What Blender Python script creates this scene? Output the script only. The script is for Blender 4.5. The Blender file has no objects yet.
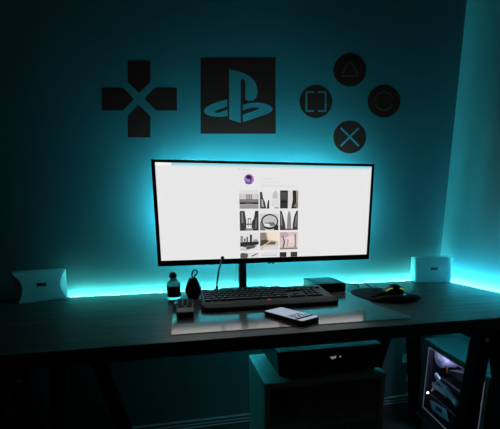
import bpy, bmesh, math, random
from mathutils import Vector, Matrix
random.seed(4)
SC = bpy.context.scene
COL = SC.collection
PI = math.pi

# ------------------------------------------------------------------ materials
def _new(name):
    m = bpy.data.materials.new(name); m.use_nodes = True
    nt = m.node_tree; nt.nodes.clear()
    out = nt.nodes.new('ShaderNodeOutputMaterial')
    return m, nt, out

def mat(name, col, rough=.5, metal=0, spec=.5, ior=1.5, noise=0, nscale=40, bump=0, stretch=(1, 1, 1), coat=0):
    m, nt, out = _new(name)
    b = nt.nodes.new('ShaderNodeBsdfPrincipled')
    b.inputs['Base Color'].default_value = (*col, 1)
    b.inputs['Roughness'].default_value = rough
    b.inputs['Metallic'].default_value = metal
    b.inputs['Specular IOR Level'].default_value = spec
    b.inputs['IOR'].default_value = ior
    b.inputs['Coat Weight'].default_value = coat
    nt.links.new(b.outputs[0], out.inputs[0])
    if noise or bump:
        tc = nt.nodes.new('ShaderNodeTexCoord'); mp = nt.nodes.new('ShaderNodeMapping')
        mp.inputs['Scale'].default_value = stretch
        n = nt.nodes.new('ShaderNodeTexNoise'); n.inputs['Scale'].default_value = nscale
        n.inputs['Detail'].default_value = 5
        nt.links.new(tc.outputs['Object'], mp.inputs[0]); nt.links.new(mp.outputs[0], n.inputs['Vector'])
        if noise:
            r = nt.nodes.new('ShaderNodeMapRange')
            r.inputs['From Min'].default_value = .3; r.inputs['From Max'].default_value = .7
            r.inputs['To Min'].default_value = 1 - noise; r.inputs['To Max'].default_value = 1 + noise
            nt.links.new(n.outputs['Fac'], r.inputs['Value'])
            v = nt.nodes.new('ShaderNodeVectorMath'); v.operation = 'SCALE'
            v.inputs[0].default_value = col
            nt.links.new(r.outputs[0], v.inputs['Scale']); nt.links.new(v.outputs[0], b.inputs['Base Color'])
        if bump:
            bp = nt.nodes.new('ShaderNodeBump'); bp.inputs['Strength'].default_value = bump
            bp.inputs['Distance'].default_value = .002
            nt.links.new(n.outputs['Fac'], bp.inputs['Height']); nt.links.new(bp.outputs[0], b.inputs['Normal'])
    return m

def emit(name, col, strength=1):
    m, nt, out = _new(name)
    e = nt.nodes.new('ShaderNodeEmission')
    e.inputs['Color'].default_value = (*col, 1); e.inputs['Strength'].default_value = strength
    nt.links.new(e.outputs[0], out.inputs[0])
    return m

def glassy(name, tint, ior=1.45, rough=0):
    m, nt, out = _new(name)
    g = nt.nodes.new('ShaderNodeBsdfGlass'); g.inputs['Color'].default_value = (*tint, 1)
    g.inputs['IOR'].default_value = ior; g.inputs['Roughness'].default_value = rough
    nt.links.new(g.outputs[0], out.inputs[0])
    return m

def pane(name, tint, refl=.06):
    """thin sheet of tinted glass: mostly lets light straight through, a little mirror reflection"""
    m, nt, out = _new(name)
    t = nt.nodes.new('ShaderNodeBsdfTransparent'); t.inputs['Color'].default_value = (*tint, 1)
    g = nt.nodes.new('ShaderNodeBsdfGlossy'); g.inputs['Roughness'].default_value = .05
    mx = nt.nodes.new('ShaderNodeMixShader'); mx.inputs[0].default_value = refl
    nt.links.new(t.outputs[0], mx.inputs[1]); nt.links.new(g.outputs[0], mx.inputs[2])
    nt.links.new(mx.outputs[0], out.inputs[0])
    return m

def wood(name, dark, light, rough, axis='X', scale=9):
    m, nt, out = _new(name)
    b = nt.nodes.new('ShaderNodeBsdfPrincipled')
    tc = nt.nodes.new('ShaderNodeTexCoord'); mp = nt.nodes.new('ShaderNodeMapping')
    s = {'X': (.35, 6, 6), 'Z': (6, 6, .35), 'Y': (6, .35, 6)}[axis]
    mp.inputs['Scale'].default_value = s
    n = nt.nodes.new('ShaderNodeTexNoise'); n.inputs['Scale'].default_value = scale
    n.inputs['Detail'].default_value = 7; n.inputs['Distortion'].default_value = .6
    cr = nt.nodes.new('ShaderNodeValToRGB')
    cr.color_ramp.elements[0].position = .32; cr.color_ramp.elements[0].color = (*dark, 1)
    cr.color_ramp.elements[1].position = .68; cr.color_ramp.elements[1].color = (*light, 1)
    bp = nt.nodes.new('ShaderNodeBump'); bp.inputs['Strength'].default_value = .12; bp.inputs['Distance'].default_value = .002
    nt.links.new(tc.outputs['Object'], mp.inputs[0]); nt.links.new(mp.outputs[0], n.inputs['Vector'])
    nt.links.new(n.outputs['Fac'], cr.inputs[0]); nt.links.new(cr.outputs[0], b.inputs['Base Color'])
    nt.links.new(n.outputs['Fac'], bp.inputs['Height']); nt.links.new(bp.outputs[0], b.inputs['Normal'])
    b.inputs['Roughness'].default_value = rough
    nt.links.new(b.outputs[0], out.inputs[0])
    return m

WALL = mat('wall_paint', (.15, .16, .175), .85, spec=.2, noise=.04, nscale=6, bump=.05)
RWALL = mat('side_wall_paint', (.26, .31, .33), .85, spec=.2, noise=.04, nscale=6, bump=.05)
VINYL = mat('black_vinyl', (.16, .0115, .0075), .7, spec=.15, noise=.05, nscale=200)
SYMB = mat('faint_symbol_vinyl', (.34, .045, .034), .7, spec=.15, noise=.05, nscale=200)
FLOOR = wood('floor_wood', (.03, .026, .022), (.06, .05, .042), .5, 'X')
SKIRT_SHADE = mat('skirting_painted_shade', (.10, .115, .125), .6, noise=.03)  # faces between the beads, shade put into the colour
SKIRT_LIGHT = mat('skirting_painted_light', (.80, .82, .84), .45, noise=.03)  # pale bead colour stands in for light catching the ledges
DESK = wood('desk_walnut', (.035, .042, .036), (.105, .115, .096), .42, 'X', 7)
MATM = mat('desk_mat_plastic', (.40, .39, .37), .13, metal=.62, spec=.7, ior=2.0, noise=.03, nscale=300)
BLK = mat('black_plastic', (.012, .012, .013), .45, noise=.1, nscale=90)
BLKM = mat('matte_black', (.010, .010, .011), .75, spec=.25, noise=.1, nscale=60)
BLKG = mat('glossy_black', (.008, .008, .009), .12, spec=.6, noise=.05, nscale=30)
STEEL = mat('black_powder_steel', (.005, .005, .006), .9, spec=0, noise=.1, nscale=150, bump=.05)
BOLT = mat('zinc_bolt', (.6, .6, .62), .3, metal=1, noise=.05)
KEY = mat('key_plastic', (.03, .03, .032), .5, noise=.1, nscale=120)
GREY = mat('grey_plastic', (.075, .078, .08), .5, noise=.05, nscale=200)
REST = mat('wrist_rest_rubber', (.010, .0098, .010), .65, noise=.08, nscale=250, bump=.05)
WHITE = mat('white_plastic', (.62, .64, .66), .45, noise=.02, nscale=80)
BADGE = mat('dark_badge', (.01, .012, .016), .4, noise=.05)
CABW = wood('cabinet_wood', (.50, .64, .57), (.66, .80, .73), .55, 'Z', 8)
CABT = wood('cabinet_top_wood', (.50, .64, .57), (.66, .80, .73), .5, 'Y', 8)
FABRIC = mat('pouch_fabric', (.014, .015, .016), .85, noise=.2, nscale=300, bump=.3)
GLASS = glassy('bottle_glass', (.93, .98, .98))
LIQ = mat('dark_liquid', (.008, .012, .012), .15, spec=.5, noise=.05)
PCMET = mat('pc_painted_steel', (.018, .023, .028), .4, spec=.5, noise=.06, nscale=120)
PCDARK = mat('pc_interior', (.010, .010, .011), .5, noise=.1, nscale=60)
PCGLASS = pane('side_window_glass', (.82, .84, .88), .05)
CHROME = mat('bright_trim', (.55, .57, .6), .25, metal=1, noise=.04)
BOARD = mat('circuit_board', (.02, .022, .026), .5, noise=.3, nscale=70)
PAPER = mat('paper_stack', (.30, .34, .38), .8, noise=.15, nscale=60, stretch=(.2, .2, 6))
CORDW = mat('white_cord', (.75, .77, .79), .5, noise=.03)
LCD = emit('screen_white', (.81, .80, .80), 1.0)
LEDS = emit('led_strip_glow', (.085, .80, .72), 100.0)
LED_ADDED = emit('added_under_desk_glow', (.035, .66, .76), 98.0)  # unseen strip added to brighten things under the desk
LEDC = emit('led_strip_corner_glow', (.045, .66, .86), 300.0)
LEDM = emit('backlight_glow', (.045, .66, .80), 340.0)
RED = emit('red_light', (1, .06, .05), 1.4)

def g(v, t=(1, 1, 1)):
    k = 'screen_%d_%d_%d' % tuple(int(v * c * 255) for c in t)
    return bpy.data.materials.get(k) or emit(k, (v * t[0], v * t[1], v * t[2]), 1)

# ------------------------------------------------------------------ mesh builder
class B:
    def __init__(s): s.bm = bmesh.new(); s.mi = 0
    def _tag(s, faces):
        for f in faces: f.material_index = s.mi
    def box(s, x0, x1, y0, y1, z0, z1, bev=0, seg=2, M=None):
        t = bmesh.new()
        bmesh.ops.create_cube(t, size=1)
        for v in t.verts:
            v.co = Vector((x0 + (v.co.x + .5) * (x1 - x0), y0 + (v.co.y + .5) * (y1 - y0), z0 + (v.co.z + .5) * (z1 - z0)))
        if bev: bmesh.ops.bevel(t, geom=t.edges[:], offset=bev, segments=seg, affect='EDGES', profile=.5)
        s._merge(t, M); return s
    def _merge(s, t, M=None):
        if M is not None: bmesh.ops.transform(t, matrix=M, verts=t.verts[:])
        vm = {}
        for v in t.verts: vm[v] = s.bm.verts.new(v.co)
        for f in t.faces:
            nf = s.bm.faces.new([vm[v] for v in f.verts]); nf.material_index = s.mi; nf.smooth = f.smooth
        t.free()
    def poly(s, pts):
        f = s.bm.faces.new([s.bm.verts.new(Vector(p)) for p in pts]); f.material_index = s.mi; return s
    def prism(s, pts, d, bev=0):
        """closed outline (3-D points in one plane) extruded by vector d"""
        t = bmesh.new(); d = Vector(d)
        a = [t.verts.new(Vector(p)) for p in pts]; b = [t.verts.new(Vector(p) + d) for p in pts]
        n = len(pts); t.faces.new(a); t.faces.new(b[::-1])
        for i in range(n): t.faces.new([a[i], b[i], b[(i + 1) % n], a[(i + 1) % n]][::-1])
        bmesh.ops.recalc_face_normals(t, faces=t.faces[:])
        if bev: bmesh.ops.bevel(t, geom=t.edges[:], offset=bev, segments=2, affect='EDGES', profile=.5)
        s._merge(t); return s
    def loft(s, rings, cap=True, smooth=True):
        t = bmesh.new()
        R = [[t.verts.new(Vector(p)) for p in r] for r in rings]
        n = len(rings[0])
        for i in range(len(R) - 1):
            for j in range(n):
                f = t.faces.new([R[i][j], R[i][(j + 1) % n], R[i + 1][(j + 1) % n], R[i + 1][j]]); f.smooth = smooth
        if cap: t.faces.new(R[0][::-1]); t.faces.new(R[-1])
        bmesh.ops.recalc_face_normals(t, faces=t.faces[:])
        s._merge(t); return s
    def lathe(s, c, prof, seg=28, cap=True):
        c = Vector(c)
        return s.loft([[c + Vector((r * math.cos(2 * PI * k / seg), r * math.sin(2 * PI * k / seg), z)) for k in range(seg)] for r, z in prof], cap)
    def tube(s, pts, r, seg=8):
        pts = [Vector(p) for p in pts]; rings = []
        up = Vector((0, 0, 1))
        for i, p in enumerate(pts):
            d = (pts[min(i + 1, len(pts) - 1)] - pts[max(i - 1, 0)]).normalized()
            a = d.cross(up)
            if a.length < .05: a = d.cross(Vector((1, 0, 0)))
            a.normalize(); b = d.cross(a)
            rr = r[i] if isinstance(r, (list, tuple)) else r
            rings.append([p + a * math.cos(2 * PI * k / seg) * rr + b * math.sin(2 * PI * k / seg) * rr for k in range(seg)])
        return s.loft(rings)
    def bar(s, a, b, wx, wy):
        """leg: square section between two points, section stays level"""
        a, b = Vector(a), Vector(b)
        q = [(-wx, -wy, 0), (wx, -wy, 0), (wx, wy, 0), (-wx, wy, 0)]
        return s.loft([[a + Vector(k) / 2 for k in q], [b + Vector(k) / 2 for k in q]], smooth=False)
    def ball(s, c, r, sx=1, sy=1, sz=1, seg=20):
        t = bmesh.new(); bmesh.ops.create_uvsphere(t, u_segments=seg, v_segments=seg // 2 + 2, radius=r)
        for v in t.verts: v.co = Vector((v.co.x * sx, v.co.y * sy, v.co.z * sz)) + Vector(c)
        for f in t.faces: f.smooth = True
        s._merge(t); return s
    def build(s, name, m, parent=None, org=(0, 0, 0)):
        me = bpy.data.meshes.new(name)
        o = Vector(org)
        for v in s.bm.verts: v.co -= o
        s.bm.to_mesh(me); s.bm.free()
        ob = bpy.data.objects.new(name, me); COL.objects.link(ob)
        for k in (m if isinstance(m, (list, tuple)) else [m]): me.materials.append(k)
        if parent is not None: ob.parent = parent
        elif any(org): ob.location = o
        return ob

def smooth_path(pts, n=8):
    P = [Vector(p) for p in pts]; P = [P[0]] + P + [P[-1]]; out = []
    for i in range(1, len(P) - 2):
        for k in range(n):
            t = k / n
            out.append(.5 * ((2 * P[i]) + (-P[i - 1] + P[i + 1]) * t + (2 * P[i - 1] - 5 * P[i] + 4 * P[i + 1] - P[i + 2]) * t * t + (-P[i - 1] + 3 * P[i] - 3 * P[i + 1] + P[i + 2]) * t ** 3))
    out.append(P[-2]); return out

def rounded(x0, x1, y0, y1, r, n=6):
    P = []
    for cx, cy, a in ((x1 - r, y1 - r, 0), (x0 + r, y1 - r, 90), (x0 + r, y0 + r, 180), (x1 - r, y0 + r, 270)):
        for k in range(n + 1):
            t = math.radians(a + 90 * k / n); P.append((cx + r * math.cos(t), cy + r * math.sin(t)))
    return P
def tag(o, label, cat, group=None):
    o['label'] = label; o['category'] = cat
    if group: o['group'] = group
    return o
def thing(name, label, cat, loc=(0, 0, 0), rotz=0, group=None):
    o = bpy.data.objects.new(name, None); COL.objects.link(o)
    o.location = loc; o.rotation_euler = (0, 0, rotz); o.empty_display_size = .05
    return tag(o, label, cat, group)
def struct(o): o['kind'] = 'structure'; return o
def lettering(name, body, size, m, parent, loc, rot, extr=.0003, bold=0):
    c = bpy.data.curves.new(name + '_curve', 'FONT'); c.body = body; c.size = size; c.extrude = extr
    c.align_x = 'CENTER'; c.align_y = 'CENTER'; c.offset = bold
    t = bpy.data.objects.new(name + '_tmp', c); COL.objects.link(t)
    dg = bpy.context.evaluated_depsgraph_get()
    me = bpy.data.meshes.new_from_object(t.evaluated_get(dg)); me.name = name
    bpy.data.objects.remove(t); bpy.data.curves.remove(c)
    ob = bpy.data.objects.new(name, me); COL.objects.link(ob)
    me.materials.clear(); me.materials.append(m)
    ob.parent = parent; ob.location = loc; ob.rotation_euler = rot
    return ob

# ------------------------------------------------------------------ setting
TOP = .75                      # desk surface
WY = .03                       # back wall plane
RX = 1.345                     # right wall plane
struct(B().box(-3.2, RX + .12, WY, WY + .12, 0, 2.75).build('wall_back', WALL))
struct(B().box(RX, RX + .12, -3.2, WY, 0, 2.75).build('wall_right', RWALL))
struct(B().box(-3.2, RX + .12, -3.2, WY + .12, -.06, 0).build('floor', FLOOR))
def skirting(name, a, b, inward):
    # three stepped mouldings; pale beads and dark faces paint the light on ledges
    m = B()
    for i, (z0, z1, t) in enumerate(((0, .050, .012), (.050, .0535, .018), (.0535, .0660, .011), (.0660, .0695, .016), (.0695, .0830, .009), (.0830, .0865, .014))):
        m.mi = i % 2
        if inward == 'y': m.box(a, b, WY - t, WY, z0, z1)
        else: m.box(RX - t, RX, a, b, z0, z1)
    return struct(m.build(name, [SKIRT_SHADE, SKIRT_LIGHT]))
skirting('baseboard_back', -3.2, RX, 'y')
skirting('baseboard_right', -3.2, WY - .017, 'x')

# ------------------------------------------------------------------ wall decals
H = (3.55462057e-03, -1.91183199e-04, -5.91141226e-01, -5.04913607e-04, -4.02914088e-03, 1.85005780e+00, -4.39999011e-04, -4.62313267e-04)
def wp(u, v, off=0.0):         # point of the wall artwork, in the artwork's own sheet units, on the wall
    w = H[6] * u + H[7] * v + 1
    return (((H[0] * u + H[1] * v + H[2]) / w), WY - off, ((H[3] * u + H[4] * v + H[5]) / w))
def sheet(pts, name, m, parent=None, off=.0001, th=.0004, org=(0, 0, 0)):
    return B().prism([wp(u, v, off) for u, v in pts], (0, -th, 0)).build(name, m, parent, org)
def disc(u, v, r, n=44): return [(u + r * math.cos(2 * PI * k / n), v + r * math.sin(2 * PI * k / n)) for k in range(n)]

# four-way pad: four arrow pieces
c = wp(139.3, 99.3)
pad = thing('direction_pad_decal', 'black plus-shaped direction pad decal of four arrow pieces, left of the square emblem', 'wall decal', c)
def zz(pts): return [(95 + x / 4.767, 55 + y / 4.767) for x, y in pts]
for pts in ([(157, 30), (264, 30), (264, 130), (211, 181), (157, 130)], [(157, 393), (264, 393), (264, 292), (211, 240), (157, 292)],
            [(34, 157), (134, 157), (186, 211), (134, 264), (34, 264)], [(391, 157), (290, 157), (238, 211), (290, 264), (391, 264)]):
    sheet(zz(pts), 'arrow_piece', VINYL, pad, org=c)
# square emblem
c = wp(238, 96)
em = thing('square_emblem_decal', 'black square decal with a letter emblem above the monitor', 'wall decal', c)
sheet([(200.6, 58), (275.3, 58), (275.8, 133.8), (200.6, 133.8)], 'backing', VINYL, em, org=c)
def ze(pts): return [(195 + x / 4.767, 50 + y / 4.767) for x, y in pts]
EMB = ([(163, 92), (200, 100), (235, 112), (262, 126), (285, 150), (296, 178), (298, 205), (291, 228), (277, 241), (258, 243), (240, 237), (240, 162), (236, 144), (227, 136), (219, 140), (217, 152), (217, 348), (163, 330)],
       [(153, 236), (115, 246), (75, 260), (50, 276), (42, 291), (50, 305), (75, 315), (110, 319), (140, 317), (155, 314), (155, 285), (135, 292), (115, 299), (97, 300), (92, 294), (105, 287), (130, 278), (153, 269)],
       [(228, 262), (260, 253), (295, 250), (330, 255), (358, 265), (370, 278), (365, 292), (345, 304), (310, 316), (270, 330), (228, 344), (228, 309), (260, 298), (290, 288), (306, 281), (300, 274), (280, 273), (255, 278), (228, 288)])
for pts in EMB: sheet(ze(pts), 'emblem_piece', WALL, em, off=.0006, th=.0002, org=c)
# four round button decals
def strokes(m, segs, w):
    for (x0, y0), (x1, y1) in segs:
        L = math.hypot(x1 - x0, y1 - y0); nx, ny = -(y1 - y0) / L * w / 2, (x1 - x0) / L * w / 2
        m.prism([wp(x0 + nx, y0 + ny, .0006), wp(x1 + nx, y1 + ny, .0006), wp(x1 - nx, y1 - ny, .0006), wp(x0 - nx, y0 - ny, .0006)], (0, -.0002, 0))
def button(u, v, label, draw, sym=None):
    c = wp(u, v)
    t = thing('round_button_decal', label, 'wall decal', c, 0, 'round button decals on the wall')
    sheet(disc(u, v, 16.4), 'backing', VINYL, t, org=c)
    m = B(); draw(m, u, v); m.build('symbol', sym or WALL, t, c)
def d_tri(m, u, v):
    strokes(m, [((u - 1.2, v - 8.6), (u - 7.6, v + 3.5)), ((u + 1.2, v - 8.6), (u + 7.6, v + 3.5)), ((u - 8.6, v + 6), (u + 8.6, v + 6))], 1.5)
def d_sq(m, u, v):
    a, b = 9.6, 9.4
    strokes(m, [((u - 2, v - b), (u - a, v - b)), ((u - a, v - b - .8), (u - a, v + b + .8)), ((u - a, v + b), (u - 2, v + b)),
                ((u + 2, v - b), (u + a, v - b)), ((u + a, v - b - .8), (u + a, v + b + .8)), ((u + a, v + b), (u + 2, v + b))], 1.6)
def d_ring(m, u, v):
    for a0, a1 in ((20, 160), (185, 340)):
        k = [math.radians(a0 + (a1 - a0) * i / 16) for i in range(17)]
        strokes(m, [((u + 9 * math.cos(k[i]), v + 9 * math.sin(k[i])), (u + 9 * math.cos(k[i + 1]), v + 9 * math.sin(k[i + 1]))) for i in range(16)], 1.5)
def d_x(m, u, v):
    strokes(m, [((u - 9, v - 9), (u + 9, v + 9)), ((u + 9, v - 9), (u - 9, v + 9))], 1.9)
button(349.7, 70.2, 'round black decal with a triangle outline, topmost of the four', d_tri, SYMB)
button(315.9, 101.6, 'round black decal with a square outline, left one of the four', d_sq)
button(383.9, 101.2, 'round black decal with a circle outline, nearest the room corner', d_ring, SYMB)
button(349.7, 137, 'round black decal with a cross, just above the monitor top', d_x)

# ------------------------------------------------------------------ desk on sawhorse trestles
dk = tag(B().box(-1.35, RX - .03, -.70, 0, TOP - .04, TOP, .002).build('desk', DESK, None, (0, -.35, TOP)),
         'long dark wood desk top standing along the wall', 'desk')
def trestle(xc, label, rz=0, skew=0):
    t = thing('desk_trestle', label, 'trestle', (xc, -.35, 0), rz, 'sawhorse trestles carrying the desk')
    o = (xc, -.35, 0)
    B().box(xc - .03, xc + .03, -.67, -.09, .655, .695, .003).build('beam', STEEL, t, o)
    for sx in (-1, 1):
        for y0, y1, of_, sp_, wd, dx in ((-.655, -.735, .025, .14, .046, 0), (-.11, -.035, .035, .17, .054, skew)):
            l = B().bar((xc + dx + sx * of_, y0, .70), (xc + dx + sx * sp_, y1, .001), wd, .04).build('leg', STEEL, t, o)
            B().lathe((0, 0, 0), [(.001, -.001), (.007, -.001), (.007, .004), (.004, .006)], 12).build('bolt', BOLT, l)
            bo = l.children[0]; bo.location = Vector((xc + dx + sx * .03, y0 - .024, .672)) - Vector(o); bo.rotation_euler = (PI / 2, 0, 0)
    return t
trestle(-.44, 'dark steel sawhorse trestle under the left half of the desk')
trestle(1.01, 'dark steel sawhorse trestle in front of the computer tower', -.06, .03)

ls = thing('led_strip', 'glowing cyan led strip along the back edge of the desk', 'led strip', (.42, .004, TOP))
o = (.42, .004, TOP)
B().box(-.49, RX - .036, .0005, .0065, TOP - .013, TOP - .001, .002).build('strip_run', LEDS, ls, o)
B().box(RX - .0295, RX - .0235, -.52, -.02, TOP - .030, TOP - .016, .002).build('strip_run', LEDC, ls, o)
ch = B(); ch.box(-.49, RX - .036, .0005, .018, TOP - .020, TOP - .0145); ch.build('added_light_shield', BLKM, ls, o)  # unseen shield added to cut strip light leaking down the wall
ch = B(); ch.box(RX - .0295, RX - .014, -.52, -.02, TOP - .037, TOP - .0315); ch.build('added_light_shield', BLKM, ls, o)  # unseen shield added to cut corner strip light below the desk
ch = B(); ch.box(.0, 1.25, -.066, -.060, TOP - .052, TOP - .0405); ch = ch.build('added_light_shield', BLKM, ls, o)  # unseen backing added to keep the under-desk light off the wall
B().box(.0, 1.25, -.0665, -.0661, TOP - .0515, TOP - .041).build('strip_run', LED_ADDED, ls, o)  # unseen run added for light on the cabinet and device

# desk mat
tag(B().prism([(x, y, TOP + .0004) for x, y in rounded(-.035, .707, -.64, -.20, .008)], (0, 0, .0016)).build('desk_mat', MATM),
    'wide smooth grey desk mat under the keyboard and phone', 'desk mat')
MZ = TOP + .0021

# ------------------------------------------------------------------ monitor
MX, MY, K = .384, -.10, 1.1121
def kz_(z): return 1.0531 + (z - 1.0531) * K
mo_o = (MX, -.06, TOP)
mo = thing('monitor', 'ultrawide black monitor showing a white page with photo tiles', 'monitor', mo_o)
x0, x1, z0, z1 = -.082 * K, .771 * K, kz_(.896), kz_(1.271)
h = B(); h.box(x0, x1, MY + .003, MY + .022, z0, z1, .004)
h.loft([[(x, MY + .021, z) for x, z in rounded(x0 + .03, x1 - .03, z0 + .03, z1 - .03, .03)], [(x, MY + .034, z) for x, z in rounded(x0 + .07, x1 - .07, z0 + .06, z1 - .06, .03)],
        [(x, MY + .044, z) for x, z in rounded(x0 + .10, x1 - .10, z0 + .08, z1 - .08, .03)]], smooth=False)
h.build('housing', BLK, mo, mo_o)
bz = B()
sx0, sx1, sz0, sz1 = -.069 * K, .7605 * K, kz_(.9165), kz_(1.2615)
for q in ((x0, sx0, z0, z1), (sx1, x1, z0, z1), (sx0, sx1, z0, sz0), (sx0, sx1, sz1, z1)):
    bz.box(q[0], q[1], MY - .002, MY + .004, q[2], q[3], .0008)
bz.build('bezel', BLKG, mo, mo_o)
scr = B().box(sx0, sx1, MY + .0005, MY + .003, sz0, sz1).build('screen', LCD, mo, mo_o)
def on_screen(name, polys, y=MY - .0002, parent=scr):
    """flat picture regions shown on the panel: list of (material, [(x,z)...])"""
    b = B(); ms = []
    for i, (m, pts) in enumerate(polys):
        if m not in ms: ms.append(m)
        b.mi = ms.index(m); b.poly([(x * K, y - i * .00002, kz_(z)) for x, z in pts])
    o = b.build(name, ms, parent, mo_o)
    return o
def rect(a, b, c, d): return [(a, c), (b, c), (b, d), (a, d)]
W = g
on_screen('page_bar', [(W(.75, (.35, .95, 1)), rect(-.014, .7605, 1.255, 1.2615)), (W(.78, (.80, .97, 1)), rect(-.014, .7605, 1.2485, 1.255)), (W(.9), rect(-.069, -.014, 1.2505, 1.2615))])
tl = [(W(.60), rect(.228, .234, 1.2415, 1.2455)), (W(.66), rect(.241, .270, 1.242, 1.245))]
for z, a, b_ in ((1.2095, .312, .36), (1.2095, .366, .375), (1.1985, .312, .335), (1.1985, .341, .36), (1.1985, .366, .388), (1.187, .312, .40), (1.1825, .312, .455)):
    tl.append((W(.68), rect(a, b_, z, z + .002)))
on_screen('page_text', tl)
def ell(cx, cz, rx, rz, n=24, a0=0, a1=360): return [(cx + rx * math.cos(math.radians(a0 + (a1 - a0) * k / n)), cz + rz * math.sin(math.radians(a0 + (a1 - a0) * k / n))) for k in range(n)]
ax, az = .266, 1.2085
on_screen('profile_picture', [(W(.6, (.75, .25, .9)), ell(ax, az, .0185, .0185)), (W(.35, (.35, .25, 1)), ell(ax - .003, az - .012, .012, .006)),
                              (W(.5, (.55, .5, 1)), ell(ax - .003, az, .0085, .011)), (W(.04, (.7, .5, 1.6)), ell(ax - .001, az + .0075, .0105, .007)),
                              (W(.04, (.7, .5, 1.6)), ell(ax + .007, az + .001, .003, .008))])
S = (1.15, 1, .78); PK = (1.15, .92, .92)
T = {}
T[0, 0] = [(.5, rect(0, 1, 0, 1)), (.72, rect(0, 1, .78, 1)), (.62, rect(.05, .95, .52, .76)), ((.3, S), rect(.34, .44, .5, .78)), ((.22, S), rect(.47, .55, .5, .78)), ((.26, S), rect(.58, .66, .5, .78)), (.10, rect(0, 1, .38, .50)), (.30, rect(.05, .95, .42, .46)), (.03, rect(0, 1, .24, .36)), (.14, rect(.3, .7, .28, .32)), (.30, rect(0, 1, 0, .2))]
T[0, 1] = [(.80, rect(0, 1, 0, 1)), (.06, [(0, 0), (.34, 0), (.27, .35), (.16, .6), (.12, .9), (0, .92)]), (.5, [(.1, .1), (.2, .1), (.14, .5), (.08, .5)]), (.05, [(.36, 0), (.5, 0), (.5, .45), (.44, .48), (.40, .3)]), (.55, [(.66, .55), (.97, .55), (.95, .85), (.84, 1), (.70, .85)]), (.72, rect(.6, 1, .1, .5)), (.35, rect(.78, 1, 0, .08))]
T[0, 2] = [(.7, rect(0, 1, 0, 1)), (.035, rect(0, .43, 0, 1)), (.015, rect(0, .43, .34, .42)), (.075, rect(.05, .38, .5, .9)), (.03, [(.62, 0), (.92, 0), (.9, 1), (.68, 1), (.70, .5)]), ((.30, S), [(.92, .2), (1, .2), (1, 1), (.92, 1)]), ((.18, S), [(.74, .12), (1, 0), (1, .3), (.88, .3)])]
T[1, 0] = [(.82, rect(0, 1, 0, 1)), (.05, [(0, 0), (.34, 0), (.34, .5), (.26, 1), (.02, 1), (0, .9)]), (.22, [(.1, .4), (.2, .4), (.16, .95), (.08, .9)]), (.04, [(.62, 0), (1, 0), (1, 1), (.82, 1), (.74, .6), (.64, .45)]), (.14, [(.78, .1), (.9, .1), (.92, .7), (.84, .6)]), (.05, rect(.34, .66, .30, .36)), (.10, rect(.42, .46, .2, .64)), (.10, rect(.57, .60, .2, .64)), (.12, rect(.42, .6, .58, .63)), (.25, rect(.3, .7, 0, .12))]
T[1, 1] = [(.62, rect(0, 1, 0, 1)), (.78, rect(0, 1, .84, 1)), (.03, ell(.52, .44, .47, .40)), (.55, ell(.53, .46, .39, .31)), (.16, [(.2, .2), (.85, .25), (.75, .42), (.3, .4)]), (.80, ell(.38, .27, .16, .08)), (.03, [(.75, .1), (1, .3), (1, .0), (.75, 0)]), (.18, [(0, 0), (.3, 0), (.1, .4), (0, .45)])]
T[1, 2] = [(.80, rect(0, 1, 0, 1)), (.05, [(0, 0), (.34, 0), (.28, .35), (.16, .8), (.08, 1), (0, 1)]), (.25, [(.06, .3), (.14, .2), (.1, .8), (.05, .85)]), (.26, [(.38, 0), (.64, 0), (.60, .75), (.54, .97), (.47, .97), (.42, .75)]), (.05, [(.70, 0), (1, 0), (1, 1), (.92, 1), (.80, .75), (.72, .35)]), (.22, [(.82, .15), (.92, .2), (.96, .85), (.88, .7)]), (.03, rect(0, 1, 0, .06))]
T[2, 0] = [(.75, rect(0, 1, 0, 1)), (.28, rect(.02, .16, .5, .82)), (.16, rect(.2, .3, .5, .68)), (.10, rect(.34, .42, .45, .78)), (.05, rect(.52, .64, .45, .9)), (.35, rect(.7, .95, .5, .62)), (.03, [(0, .22), (.8, .28), (1, .34), (1, .5), (0, .48)]), (.12, [(.1, .2), (.7, .1), (.9, .25), (.4, .3)]), (.55, rect(0, .5, 0, .12)), (.08, [(.3, .05), (.62, .1), (.56, .2), (.36, .2)])]
T[2, 1] = [((.55, S), rect(0, 1, 0, 1)), ((.22, S), [(0, .5), (.4, .55), (.3, 1), (0, 1)]), ((.75, S), [(.45, .6), (1, .5), (1, 1), (.4, 1)]), ((.06, S), [(0, .2), (.34, .38), (.5, .52), (.3, .6), (0, .55)]), ((.12, S), [(.3, .3), (.8, .3), (.9, .45), (.6, .5)]), (.70, [(.2, 0), (1, 0), (1, .25), (.55, .2), (.2, .15)])]
T[2, 2] = [((.58, PK), rect(0, 1, 0, 1)), ((.72, PK), ell(.62, .5, .3, .3)), ((.45, (1.2, .85, .9)), [(0, .7), (.5, .75), (.4, 1), (0, 1)]), ((.10, S), [(.14, .1), (.22, .1), (.30, .45), (.18, .8), (.13, .8), (.22, .45)]), ((.12, S), rect(.84, .90, .1, .9)), ((.28, PK), [(.42, .2), (.46, .2), (.5, .55), (.42, .6)]), ((.22, S), rect(0, 1, 0, .10)), ((.35, PK), [(.55, .3), (.75, .3), (.72, .34), (.57, .34)])]
T[3, 0] = [(.70, rect(0, 1, 0, 1)), (.10, [(0, 0), (.38, 0), (.42, .8), (.1, 1), (0, .8)]), (.08, [(.62, .2), (.95, .75), (.95, .9), (.6, .4)])]
T[3, 1] = [(.76, rect(0, 1, 0, 1)), (.66, rect(.1, .9, .2, .6))]
T[3, 2] = [(.76, rect(0, 1, 0, 1)), (.03, rect(0, .38, 0, .9)), (.04, rect(.62, 1, 0, .9))]
cx_ = [(.2285, .3015), (.307, .380), (.386, .4585)]
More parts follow.
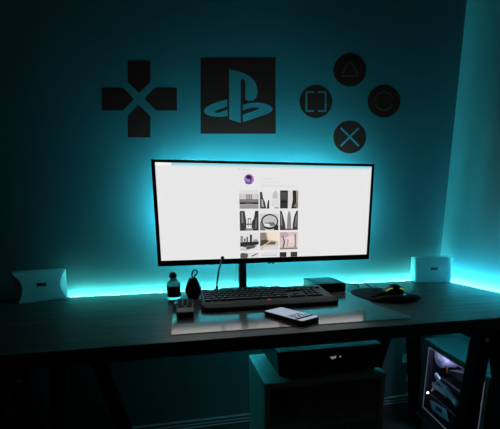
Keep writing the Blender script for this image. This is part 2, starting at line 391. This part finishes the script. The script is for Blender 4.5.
rz_ = [(1.1025, 1.1695), (1.021, 1.0945), (.946, 1.013), (.9168, .9375)]
for (r, cc), polys in T.items():
    (a, b_), (c0, c1) = cx_[cc], rz_[r]
    out = []
    for col, pts in polys:
        m = g(*col) if isinstance(col, tuple) else g(col, (1, .98, 1))
        out.append((m, [(a + u * (b_ - a), c0 + v * (c1 - c0)) for u, v in pts]))
    on_screen('photo_tile', out)
# back light ring, stand
bl = B()
ins = .105
for q in ((x0 + ins, x1 - ins, z1 - ins, z1 - ins + .012), (x0 + ins, x1 - ins, z0 + ins - .0025, z0 + ins)): bl.box(q[0], q[1], MY + .042, MY + .047, q[2], q[3])
for q in (x0 + ins, x1 - ins - .012): bl.box(q, q + .0155, MY + .042, MY + .047, z0 + ins, z1 - ins)
bl.build('backlight', LEDM, mo, mo_o)['label'] = 'cyan back light behind the panel'
st = B().box(.254, .290, -.052, -.036, TOP + .012, 1.10, .004)
st.build('pole', BLK, mo, mo_o)
st = B().prism([(x, y, TOP + .0004) for x, y in rounded(.168, .385, -.18, -.02, .03)], (0, 0, .012), .002); st.build('stand_base', BLK, mo, mo_o)
B().ball((.384, MY + .008, z0 - .002), .006).ball((.401, MY + .008, z0 - .002), .006).build('button', BLK, mo, mo_o)

# rod in front of the monitor's lower edge
o = (.140, -.188, TOP)
rd = thing('slim_rod', 'slim dark rod with a round tip leaning at the monitor lower edge', 'rod', o)
B().lathe((.140, -.188, TOP + .0004), [(.013, 0), (.013, .006), (.009, .016), (.006, .04), (.0045, .052)], 16).build('foot', BLK, rd, o)
B().tube(smooth_path([(.140, -.188, TOP + .03), (.1405, -.187, .80), (.146, -.180, .835), (.158, -.166, .88), (.170, -.152, .908)]), .0034, 8).build('shaft', mat('rod_metal', (.10, .10, .11), .35, metal=.8, noise=.05), rd, o)
B().ball((.171, -.151, .910), .0078).build('tip', BLK, rd, o)

# ------------------------------------------------------------------ keyboard
kx0, kx1, ky0, ky1 = .066, .574, -.425, -.206
kb = thing('keyboard', 'wide black keyboard with a wrist rest in front of the monitor', 'keyboard', ((kx0 + kx1) / 2, -.35, MZ))
ko = ((kx0 + kx1) / 2, -.35, MZ)
def kz(y): return .7715 + (y + .346) / (.140) * .0195      # deck height
prof = [(-.346, MZ), (-.346, .7715), (ky1 - .004, kz(ky1 - .004)), (ky1, kz(ky1) - .004), (ky1, MZ)]
B().prism([(kx0 + .006, y, z) for y, z in prof], (kx1 - kx0 - .010, 0, 0), .0015).build('deck', BLK, kb, ko)
wr = B()
rings = []
for x, k in ((kx0 - .002, .55), (kx0 + .010, .9), (kx0 + .03, 1), (kx1 - .03, 1), (kx1 - .010, .9), (kx1 + .004, .55)):
    yf = -.348 - (.072) * k
    rings.append([(x, -.3465, MZ), (x, -.3465, .7725), (x, -.355, .7735), (x, (yf - .355) / 2, .7715), (x, yf + .006, .7655), (x, yf, .760), (x, yf + .004, MZ)])
wr.loft(rings, smooth=False).build('wrist_rest', REST, kb, ko)
lg = B()
lg.prism([(.309, -.366, .7737), (.314, -.362, .7737), (.321, -.365, .7737), (.319, -.369, .7737), (.311, -.369, .7737)], (0, 0, .0006))
lg.build('badge', RED, kb, ko)['label'] = 'small glowing red badge'
U = .0212
def key(x, y, w, d=.0180):
    m = B()
    zb = kz(y) + .0003
    t = [[(x + i, y + j, zb) for i, j in ((0, 0), (w, 0), (w, d), (0, d))], [(x + i, y + j, zb + .0062 + .0008 * (j > .005)) for i, j in ((.002, .0015), (w - .002, .0015), (w - .002, d - .002), (.002, d - .002))]]
    m.loft(t, smooth=False).build('key', KEY, kb, ko)
def row(i, spec):
    x = kx0 + .014; y = -.3425 + i * .0223
    for w in spec:
        if w < 0: x += -w * U; continue
        key(x, y, w * U - .0022); x += w * U
row(5, [1, -1, 1, 1, 1, 1, -.5, 1, 1, 1, 1, -.5, 1, 1, 1, 1])
row(4, [1] * 13 + [2, -.25, 1, 1, 1, -.25, 1, 1, 1, 1])
row(3, [1.5] + [1] * 12 + [1.5, -.25, 1, 1, 1, -.25, 1, 1, 1])
row(2, [1.75] + [1] * 11 + [2.25, -3.5, 1, 1, 1])
row(1, [2.25] + [1] * 10 + [2.75, -1.25, 1, -1.25, 1, 1, 1])
row(0, [1.25, 1.25, 1.25, 6.25, 1.25, 1.25, 1.25, 1.25, -.25, 1, 1, 1, -.25, 2, 1])

# ------------------------------------------------------------------ small things on the desk
# bottle
bo = thing('bottle', 'small clear bottle of dark liquid with a black stopper', 'bottle', (-.032, -.168, TOP))
o = (-.032, -.168, TOP); c = (-.032, -.168, TOP + .0005)
B().lathe(c, [(.021, 0), (.0268, .003), (.028, .010), (.028, .060), (.0262, .068), (.017, .077), (.0115, .082), (.0115, .0875)], 32).build('glass_body', GLASS, bo, o)
B().lathe(c, [(.0230, .0125), (.0258, .015), (.0262, .050), (.0255, .0555), (.020, .056)], 32).build('dark_liquid', LIQ, bo, o)
B().lathe(c, [(.0115, .088), (.0150, .0895), (.0165, .098), (.0140, .106), (.0080, .111), (.001, .112)], 24).build('stopper', BLK, bo, o)
# pouch with loop
po = thing('loop_pouch', 'black tapered pouch with a cord loop on top beside the bottle', 'pouch', (.046, -.165, TOP))
o = (.046, -.165, TOP)
def hexr(w, d, z, cx=.046, cy=-.165): return [(cx + w * x, cy + d * y, z) for x, y in ((-.8, -1), (.8, -1), (1, -.5), (1, .5), (.8, 1), (-.8, 1), (-1, .5), (-1, -.5))]
pm = B().loft([hexr(.0195, .015, TOP + .0006), hexr(.0215, .017, TOP + .004), hexr(.0335, .022, TOP + .032), hexr(.0330, .021, TOP + .040), hexr(.0165, .010, TOP + .080), hexr(.0145, .008, TOP + .084)], smooth=False).build('body', FABRIC, po, o)
B().tube(smooth_path([(.045, -.165, .834), (.043, -.165, .845), (.046, -.165, .860), (.054, -.165, .867), (.064, -.165, .862), (.064, -.165, .854), (.056, -.165, .844), (.049, -.165, .834)]), .0028, 8).build('cord_loop', BLKM, po, o)
# remote
re = thing('remote_control', 'thick grey and black remote control lying left of the keyboard', 'remote control', (.008, -.375, MZ), math.radians(-1))
B().prism([(x, y, .0005) for x, y in rounded(-.029, .029, -.1, .1, .007)], (0, 0, .0185), .002).build('body', BLK, re)
B().prism([(x, y, .0191) for x, y in rounded(-.027, .027, -.097, -.038, .004)], (0, 0, .0009)).build('face_plate', GREY, re)
B().box(-.027, .027, -.034, .096, .0191, .0198, .0003).build('key_plate', mat('key_plate_plastic', (.025, .028, .028), .4, noise=.05), re)
for y, d in ((-.030, .016), (.0, .03), (.036, .03), (.07, .022)):
    for xk in ((-.023, -.003), (.003, .023)) if y == -.030 else ((-.024, -.011), (-.006, .006), (.011, .024)):
        B().box(xk[0], xk[1], y, y + d, .0199, .0222, .0008).build('button', BLKM, re)
# phone
ph = thing('smartphone', 'black smartphone with a lit white screen lying on the desk mat', 'phone', (.338, -.549, MZ), math.atan2(-.149, .081))
L2, W2 = .086, .0425
B().prism([(x, y, .0004) for x, y in rounded(-L2, L2, -W2, W2, .012)], (0, 0, .0125), .003).build('case', BLK, ph)
ps = B().prism([(x, y, .0130) for x, y in rounded(-L2 + .004, L2 - .004, -W2 + .004, W2 - .004, .007)], (0, 0, .0006)).build('display', emit('phone_white', (.44, .53, .66), .80), ph)
pt = B()
for i, x in enumerate((.012, .022, .032, .042)):
    yy = -.03
    while yy < .028:
        w = random.uniform(.006, .016); pt.box(x, x + .006, yy, min(yy + w, .032), .01365, .0138); yy += w + random.uniform(.003, .008)
B().box(.052, .064, -.0385, .0385, .01365, .0138).build('dark_bar', g(.015), ps)
pt.build('display_text', g(.015), ps)
# little black box
bx = thing('desk_box', 'flat black box standing between keyboard and mouse pad', 'box', (.637, -.106, TOP))
o = (.637, -.106, TOP)
B().box(.568, .7055, -.190, -.022, TOP + .002, TOP + .040, .003).build('body', mat('box_shell', (.03, .035, .038), .45, noise=.08, nscale=90), bx, o)
B().box(.586, .690, -.165, -.045, TOP + .0403, TOP + .0412, .0004).build('top_plate', mat('box_top', (.06, .07, .075), .4, noise=.06, nscale=90), bx, o)
for i, j in ((.578, -.18), (.695, -.18), (.578, -.032), (.695, -.032)): B().lathe((i, j, TOP + .0003), [(.006, 0), (.006, .0016)], 12).build('foot', BLKM, bx, o)
# mouse pad with gel rest
mp = thing('mouse_pad', 'black oval mouse pad with a raised wrist rest under the mouse', 'mouse pad', (.825, -.275, TOP))
o = (.825, -.275, TOP)
def oval(cx, cy, rx, ry, n=48, p=2.3):
    P = []
    for k in range(n):
        a = 2 * PI * k / n; ca, sa = math.cos(a), math.sin(a)
        P.append((cx + rx * abs(ca) ** (2 / p) * (1 if ca > 0 else -1), cy + ry * abs(sa) ** (2 / p) * (1 if sa > 0 else -1)))
    return P
B().prism([(x, y, TOP + .0004) for x, y in oval(.815, -.302, .116, .146)], (0, 0, .004), .001).build('base_pad', BLKM, mp, o)
rest = []
for k in range(13):
    t = -1 + 2 * k / 12; x = .815 + .107 * t
    hh = .021 * max(0.04, (1 - t ** 4)); dd = .024 * max(.1, (1 - t ** 4)) ** .5; cy = -.423 + .035 * t * t
    rest.append([(x, cy + dd * math.cos(a), TOP + .0046 + hh * math.sin(a)) for a in [PI * i / 10 for i in range(11)]])
B().loft(rest).build('wrist_rest', FABRIC, mp, o)
# mouse
ms = thing('mouse', 'black mouse with a glossy yellow green lit dome on the pad', 'mouse', (.822, -.352, TOP + .0045), 0)
def hump(L, Wd, Hh, zb=.0005, n=14, m=14, x0=0):
    rings = []
    for i in range(n + 1):
        t = -1 + 2 * i / n; k = max(.02, 1 - abs(t) ** 2.6); x = x0 + L * t
        hh = Hh * k ** .6 * (1 + .12 * t); w = Wd * k ** .5
        rings.append([(x, w * math.cos(PI * j / m), zb + hh * math.sin(PI * j / m)) for j in range(m + 1)])
    return B().loft(rings)
hump(.056, .032, .026, x0=-.034).build('body', BLKM, ms)
EC, EA = Vector((.010, 0, .007)), (.048, .042, .044)
db = B().ball(EC, 1, *EA, seg=32)
for v in db.bm.verts: v.co.z = max(v.co.z, .0008)
db.build('shell', mat('shell_gloss', (.006, .012, .008), .10, spec=.6, noise=.05), ms)
YG = emit('yellow_green_light', (.50, .62, .10), .5)
def sp(az, el, k=1.0):
    az, el = math.radians(az), math.radians(el)
    return EC + Vector((EA[0] * math.cos(el) * math.cos(az), EA[1] * math.cos(el) * math.sin(az), EA[2] * math.sin(el))) * k
for pts, r_ in (([(196, 22), (203, 34), (218, 44), (232, 47)], [.0008, .0024, .0024, .0008]), ([(276, 44), (288, 46), (300, 40), (306, 30)], [.0008, .0026, .0022, .0008])):
    B().tube([sp(*q) for q in pts], r_, 8).build('lit_strip', YG, ms)['label'] = 'yellow green lit strip'
mco = (.822, -.352, TOP + .0045)
B().tube(smooth_path([(.79, -.02, .7525), (.815, -.03, .7525), (.825, -.07, .753), (.80, -.125, .753), (.815, -.10, .765), (.845, -.075, .775), (.842, -.11, .768), (.822, -.20, .763), (.815, -.24, .763), (.805, -.335, .765)]), .0024, 6).build('cord', BLKM, ms, mco)

# speakers ---------------------------------------------------------
def speaker(loc, rz, label, hw, depth, H_=.113, lean=.012, bite=1.0):
    s = thing('desk_speaker', label, 'speaker', loc, rz, 'small white desk speakers')
    rings = []; N = 14
    for i in range(N + 1):
        v = i / N; z = .006 + H_ * v
        cc = math.sin(PI * v)
        w = hw - .006 * (1 - v)
        yf = -depth / 2 + lean * v
        cut = .004 + .022 * cc * bite
        yb = depth / 2
        dpt = .004 + .009 * cc * bite
        rings.append([(-w, yb - .012, z), (-w, yf + dpt, z), (-w + cut, yf, z), (w - cut, yf, z), (w, yf + dpt, z), (w, yb - .012, z), (w - .02, yb, z), (-w + .02, yb, z)])
    # rounded lower and upper lips
    def shr(r, dz, k): return [(x * k, y * (k if abs(y) < 1 else 1), r[0][2] + dz) for x, y, z in r]
    rings = [shr(rings[0], -.005, .93)] + rings + [shr(rings[-1], .003, .97)]
    B().loft(rings, smooth=False).build('shell', WHITE, s)
    B().prism([(x, -depth / 2 + lean * .52 - .0006, z) for x, z in rounded(-.0165, .0165, .0625, .0755, .002)], (0, -.0012, 0)).build('badge', BADGE, s)
    B().box(-hw * .75, hw * .75, -depth * .38, depth * .40, .0004, .0012).build('base_pad', BLKM, s)
    return s
speaker((-.560, -.046, TOP), math.radians(23), 'white box speaker at the left end of the light strip', .0945, .072)
speaker((1.228, -.055, TOP), math.radians(-13), 'white box speaker in the corner by the right wall', .092, .076, bite=.15)

# ------------------------------------------------------------------ cabinet and device under the desk
cb = thing('open_cabinet', 'low green tinted wooden open cabinet under the desk', 'cabinet', (.405, -.55, 0))
o = (.405, -.55, 0); a, b_ = .2165, .598; yf, yb, zt = -.692, -.455, .60
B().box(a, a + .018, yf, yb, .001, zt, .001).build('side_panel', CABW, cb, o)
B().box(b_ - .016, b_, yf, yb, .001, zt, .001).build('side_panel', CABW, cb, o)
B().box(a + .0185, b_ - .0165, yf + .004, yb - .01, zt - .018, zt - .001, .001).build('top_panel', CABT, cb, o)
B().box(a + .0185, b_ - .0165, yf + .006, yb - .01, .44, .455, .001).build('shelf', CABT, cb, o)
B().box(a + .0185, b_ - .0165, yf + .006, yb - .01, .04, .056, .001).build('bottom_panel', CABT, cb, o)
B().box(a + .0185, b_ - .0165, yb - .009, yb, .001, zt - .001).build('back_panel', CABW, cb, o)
pr = thing('black_device', 'black box device with small white lettering on top of the cabinet', 'device', (.428, -.55, zt))
o = (.428, -.55, zt)
B().prism([(x, -.672, z) for x, z in ((.266, .609), (.592, .609), (.596, .684), (.258, .684))], (0, .235, 0), .003).build('body', mat('device_shell', (.008, .009, .010), .5, noise=.06), pr, o)
B().box(.262, .592, -.668, -.445, .6842, .6855, .0004).build('lid', mat('device_lid_painted_light', (.72, .80, .90), .5, noise=.35, nscale=60), pr, o)  # pale blue colour stands in for light falling on the top
for i, j in ((.29, -.655), (.57, -.655), (.29, -.475), (.57, -.475)): B().lathe((i, j, zt + .0004), [(.009, 0), (.009, .0095)], 14).build('foot', BLKM, pr, o)
GLY = mat('white_print', (.85, .85, .85), .5, noise=.02)
lettering('lettering', 'epyl', .0115, emit('lit_lettering', (.26, .27, .28), 1), pr, Vector((.431, -.6727, .657)) - Vector(o), (PI / 2, 0, 0), bold=.0003)
B().box(.452, .4565, -.6729, -.6715, .6545, .6595, .0005).build('indicator_light', emit('indicator', (.20, .21, .22), 1), pr, o)
B().lathe((0, 0, 0), [(.004, 0), (.004, .0014)], 14).build('round_button', GREY, pr)
bt = pr.children[-1]; bt.location = Vector((.572, -.672, .627)) - Vector(o); bt.rotation_euler = (PI / 2, 0, 0)
pa = thing('paper_stack', 'low stack of blue grey papers on the cabinet shelf', 'paper stack', (.29, -.56, .456))
o = (.29, -.56, .456)
for i in range(5):
    B().box(.240 + .001 * (i % 2), .338 - .002 * (i % 3), -.672 + .002 * (i % 2), -.49, .4556 + i * .0056, .4609 + i * .0056, .0005).build('booklet', PAPER, pa, o)

# ------------------------------------------------------------------ computer tower
pc = thing('computer_tower', 'dark computer tower with lit parts behind a glass side window', 'computer', (1.061, -.618, .12), math.radians(-8.57))
Lp, Wp, Hp = .44, .196, .38
B().box(0, Wp, 0, Lp, Hp - .012, Hp, .003).build('top_panel', PCMET, pc)
B().box(0, Wp, 0, Lp, .010, .022, .002).build('bottom_panel', PCMET, pc)
B().box(Wp - .006, Wp, .0, Lp, .022, Hp - .012).build('side_panel', PCMET, pc)
B().box(0, Wp - .006, Lp - .010, Lp, .022, Hp - .012).build('back_panel', PCMET, pc)
B().box(0, Wp - .006, 0, .014, .022, Hp - .012, .002).build('front_panel', PCMET, pc)
fr = B(); wy0, wy1, wz0, wz1 = .022, .392, .046, .352
P_out = [(.0142, .0222), (Lp - .0102, .0222), (Lp - .0102, Hp - .0122), (.0142, Hp - .0122)]
for q in ((.0142, wy0, .0222, Hp - .0122), (wy1, Lp - .0102, .0222, Hp - .0122), (wy0, wy1, .0222, wz0), (wy0, wy1, wz1, Hp - .0122)):
    fr.box(.0, .006, q[0], q[1], q[2], q[3])
fr.build('window_frame', PCMET, pc)
B().box(.0015, .0045, wy0 + .0002, wy1 - .0002, wz0 + .0002, wz1 - .0002).build('window_glass', PCGLASS, pc)
tr = B()
for q in ((wy0 - .002, wy0 + .001, wz0, wz1), (wy1 - .001, wy1 + .002, wz0, wz1), (wy0, wy1, wz0 - .002, wz0 + .001), (wy0, wy1, wz1 - .001, wz1 + .002)):
    tr.box(-.0016, -.0002, q[0], q[1], q[2], q[3])
tr.build('window_trim', emit('trim_painted_glow', (.36, .44, .55), .20), pc)  # glow painted into the trim for its bright edge lines
B().box(Wp - .016, Wp - .008, .08, Lp - .02, .10, Hp - .03).build('main_board', BOARD, pc)
def round_x(x, y, z, r, w, m, name, col=24):
    rings = [[(x + dx, y + rr * math.cos(2 * PI * k / col), z + rr * math.sin(2 * PI * k / col)) for k in range(col)] for dx, rr in ((w, r), (0, r), (-.004, r * .8), (-.005, r * .45))]
    return B().loft(rings, smooth=False).build(name, m, pc)
round_x(.05, .378, .303, .047, .06, mat('cooler_plastic', (.62, .58, .82), .45, noise=.04), 'cooler')
round_x(.044, .368, .310, .015, .002, emit('cooler_disc', (.42, .45, .62), .8), 'cooler_disc')
B().prism([(.045, .20, .305), (.045, .305, .275), (.045, .315, .262), (.045, .20, .262)], (.1, 0, 0)).build('cable_bundle', PCDARK, pc)
B().box(.035, .15, .08, .34, .205, .222, .003).build('graphics_card', PCDARK, pc)
WB = mat('white_bracket', (.70, .72, .78), .4, noise=.05)
br = B()
br.prism([(.04, .395, .205), (.04, .390, .222), (.04, .22, .165), (.04, .22, .140)], (.012, 0, 0))
br.prism([(.04, .405, .150), (.04, .405, .168), (.04, .30, .168), (.04, .285, .150)], (.012, 0, 0))
br.prism([(.042, .412, .12), (.042, .402, .12), (.042, .36, .20), (.042, .372, .20)], (.012, 0, 0))
br.build('white_bracket', WB, pc)
B().box(.03, .036, .06, .39, Hp - .022, Hp - .016).build('added_light_bar', emit('added_case_light', (.62, .66, 1.0), 80), pc)  # unseen bar added to brighten the case interior
B().box(.03, .17, .10, .41, .030, .112, .003).build('power_supply', PCDARK, pc)
B().prism([(.0295, .235, .060), (.0295, .365, .046), (.0295, .390, .084), (.0295, .262, .106)], (-.001, 0, 0)).build('supply_label', WB, pc)
B().prism([(.0280, .285, .070), (.0280, .335, .064), (.0280, .340, .080), (.0280, .292, .088)], (-.0005, 0, 0)).build('label_print', PCDARK, pc)
B().tube(smooth_path([(.05, .325, .285), (.048, .315, .272), (.05, .318, .255)]), .0024, 8).build('red_light', emit('red_lamp', (.9, .16, .10), .30), pc)
B().ball((.018, .395, .118), .0042).build('white_light', emit('white_led', (.8, .9, 1), 16), pc)
B().tube(smooth_path([(.05, .06, .33), (.045, .045, .315), (.05, .05, .30)]), .004, 8).build('cable_clip', WB, pc)
for i, j in ((.02, .03), (Wp - .03, .03), (.02, Lp - .03), (Wp - .03, Lp - .03)):
    B().lathe((i, j, .0006), [(.012, 0), (.012, .0092)], 14).build('foot', BLKM, pc)
# dark stand below the tower
sd = thing('tower_stand', 'low dark stand carrying the computer tower', 'stand', (1.061, -.618, 0), math.radians(-8.57))
B().box(-.004, Wp + .004, -.004, Lp + .006, .10, .1195, .003).build('board', PCMET, sd)
for i, j in ((.0, .0), (Wp - .02, .0), (.0, Lp - .02), (Wp - .02, Lp - .02)): B().box(i, i + .02, j, j + .02, .0005, .0998).build('leg', STEEL, sd)

# ------------------------------------------------------------------ cords at the wall
ol = thing('wall_socket', 'pale wall socket with a plug low on the back wall', 'socket', (1.20, WY, .30))
o = (1.20, WY, .30)
B().box(1.172, 1.232, WY - .008, WY - .0003, .285, .335, .002).build('face_plate', CORDW, ol, o)
B().box(1.186, 1.216, WY - .030, WY - .0085, .290, .325, .004).build('plug', CORDW, ol, o)
tag(B().tube(smooth_path([(1.205, WY - .022, .286), (1.206, WY - .02, .24), (1.198, WY - .018, .19), (1.215, WY - .02, .17), (1.206, WY - .02, .21)]), .0042).build('hanging_cord', CORDW),
    'pale cord hanging in a loop below the wall socket', 'cord')
tc = B().tube(smooth_path([(1.14, .006, .09), (1.18, .004, .10), (1.24, .0, .13), (1.28, -.03, .18), (1.30, -.12, .24), (1.30, -.19, .26)]), .005).build('cord', CORDW)
tc.parent = pc; tc.matrix_parent_inverse = (Matrix.Translation((1.061, -.618, .12)) @ Matrix.Rotation(math.radians(-8.57), 4, 'Z')).inverted()
B().tube(smooth_path([(.230, -.012, .7525), (.236, -.012, .757), (.246, -.015, .80), (.247, -.025, .86), (.252, -.030, .90)]), .0010, 6).build('cord', BLKM, mo, mo_o)

# ------------------------------------------------------------------ light: strips, screen, faint room light
w = bpy.data.worlds.new('room_dark'); SC.world = w; w.use_nodes = True
bg = w.node_tree.nodes['Background']
bg.inputs[0].default_value = (1.0, .86, .68, 1); bg.inputs[1].default_value = .004

# ------------------------------------------------------------------ camera
cd = bpy.data.cameras.new('camera'); cam = bpy.data.objects.new('camera', cd); COL.objects.link(cam)
r = Vector((.98046934, -.1963376, -.01146352)); u = Vector((.05273397, .20629473, .97706787)); f = Vector((.18947029, .95858961, -.21261932))
M = Matrix((r, u, -f)).transposed().to_4x4(); M.translation = Vector((0, -1.5877, TOP + .3031))
cam.matrix_world = M
cd.sensor_fit = 'HORIZONTAL'; cd.sensor_width = 36; cd.lens = 36 * 350.11 / 500
cd.shift_y = (298.244 - 214.5) / 500
cd.clip_start = .02
SC.camera = cam

SC.view_settings.view_transform = 'Standard'; SC.view_settings.look = 'None'
SC.view_settings.exposure = 0; SC.view_settings.gamma = 1; SC.view_settings.use_curve_mapping = False
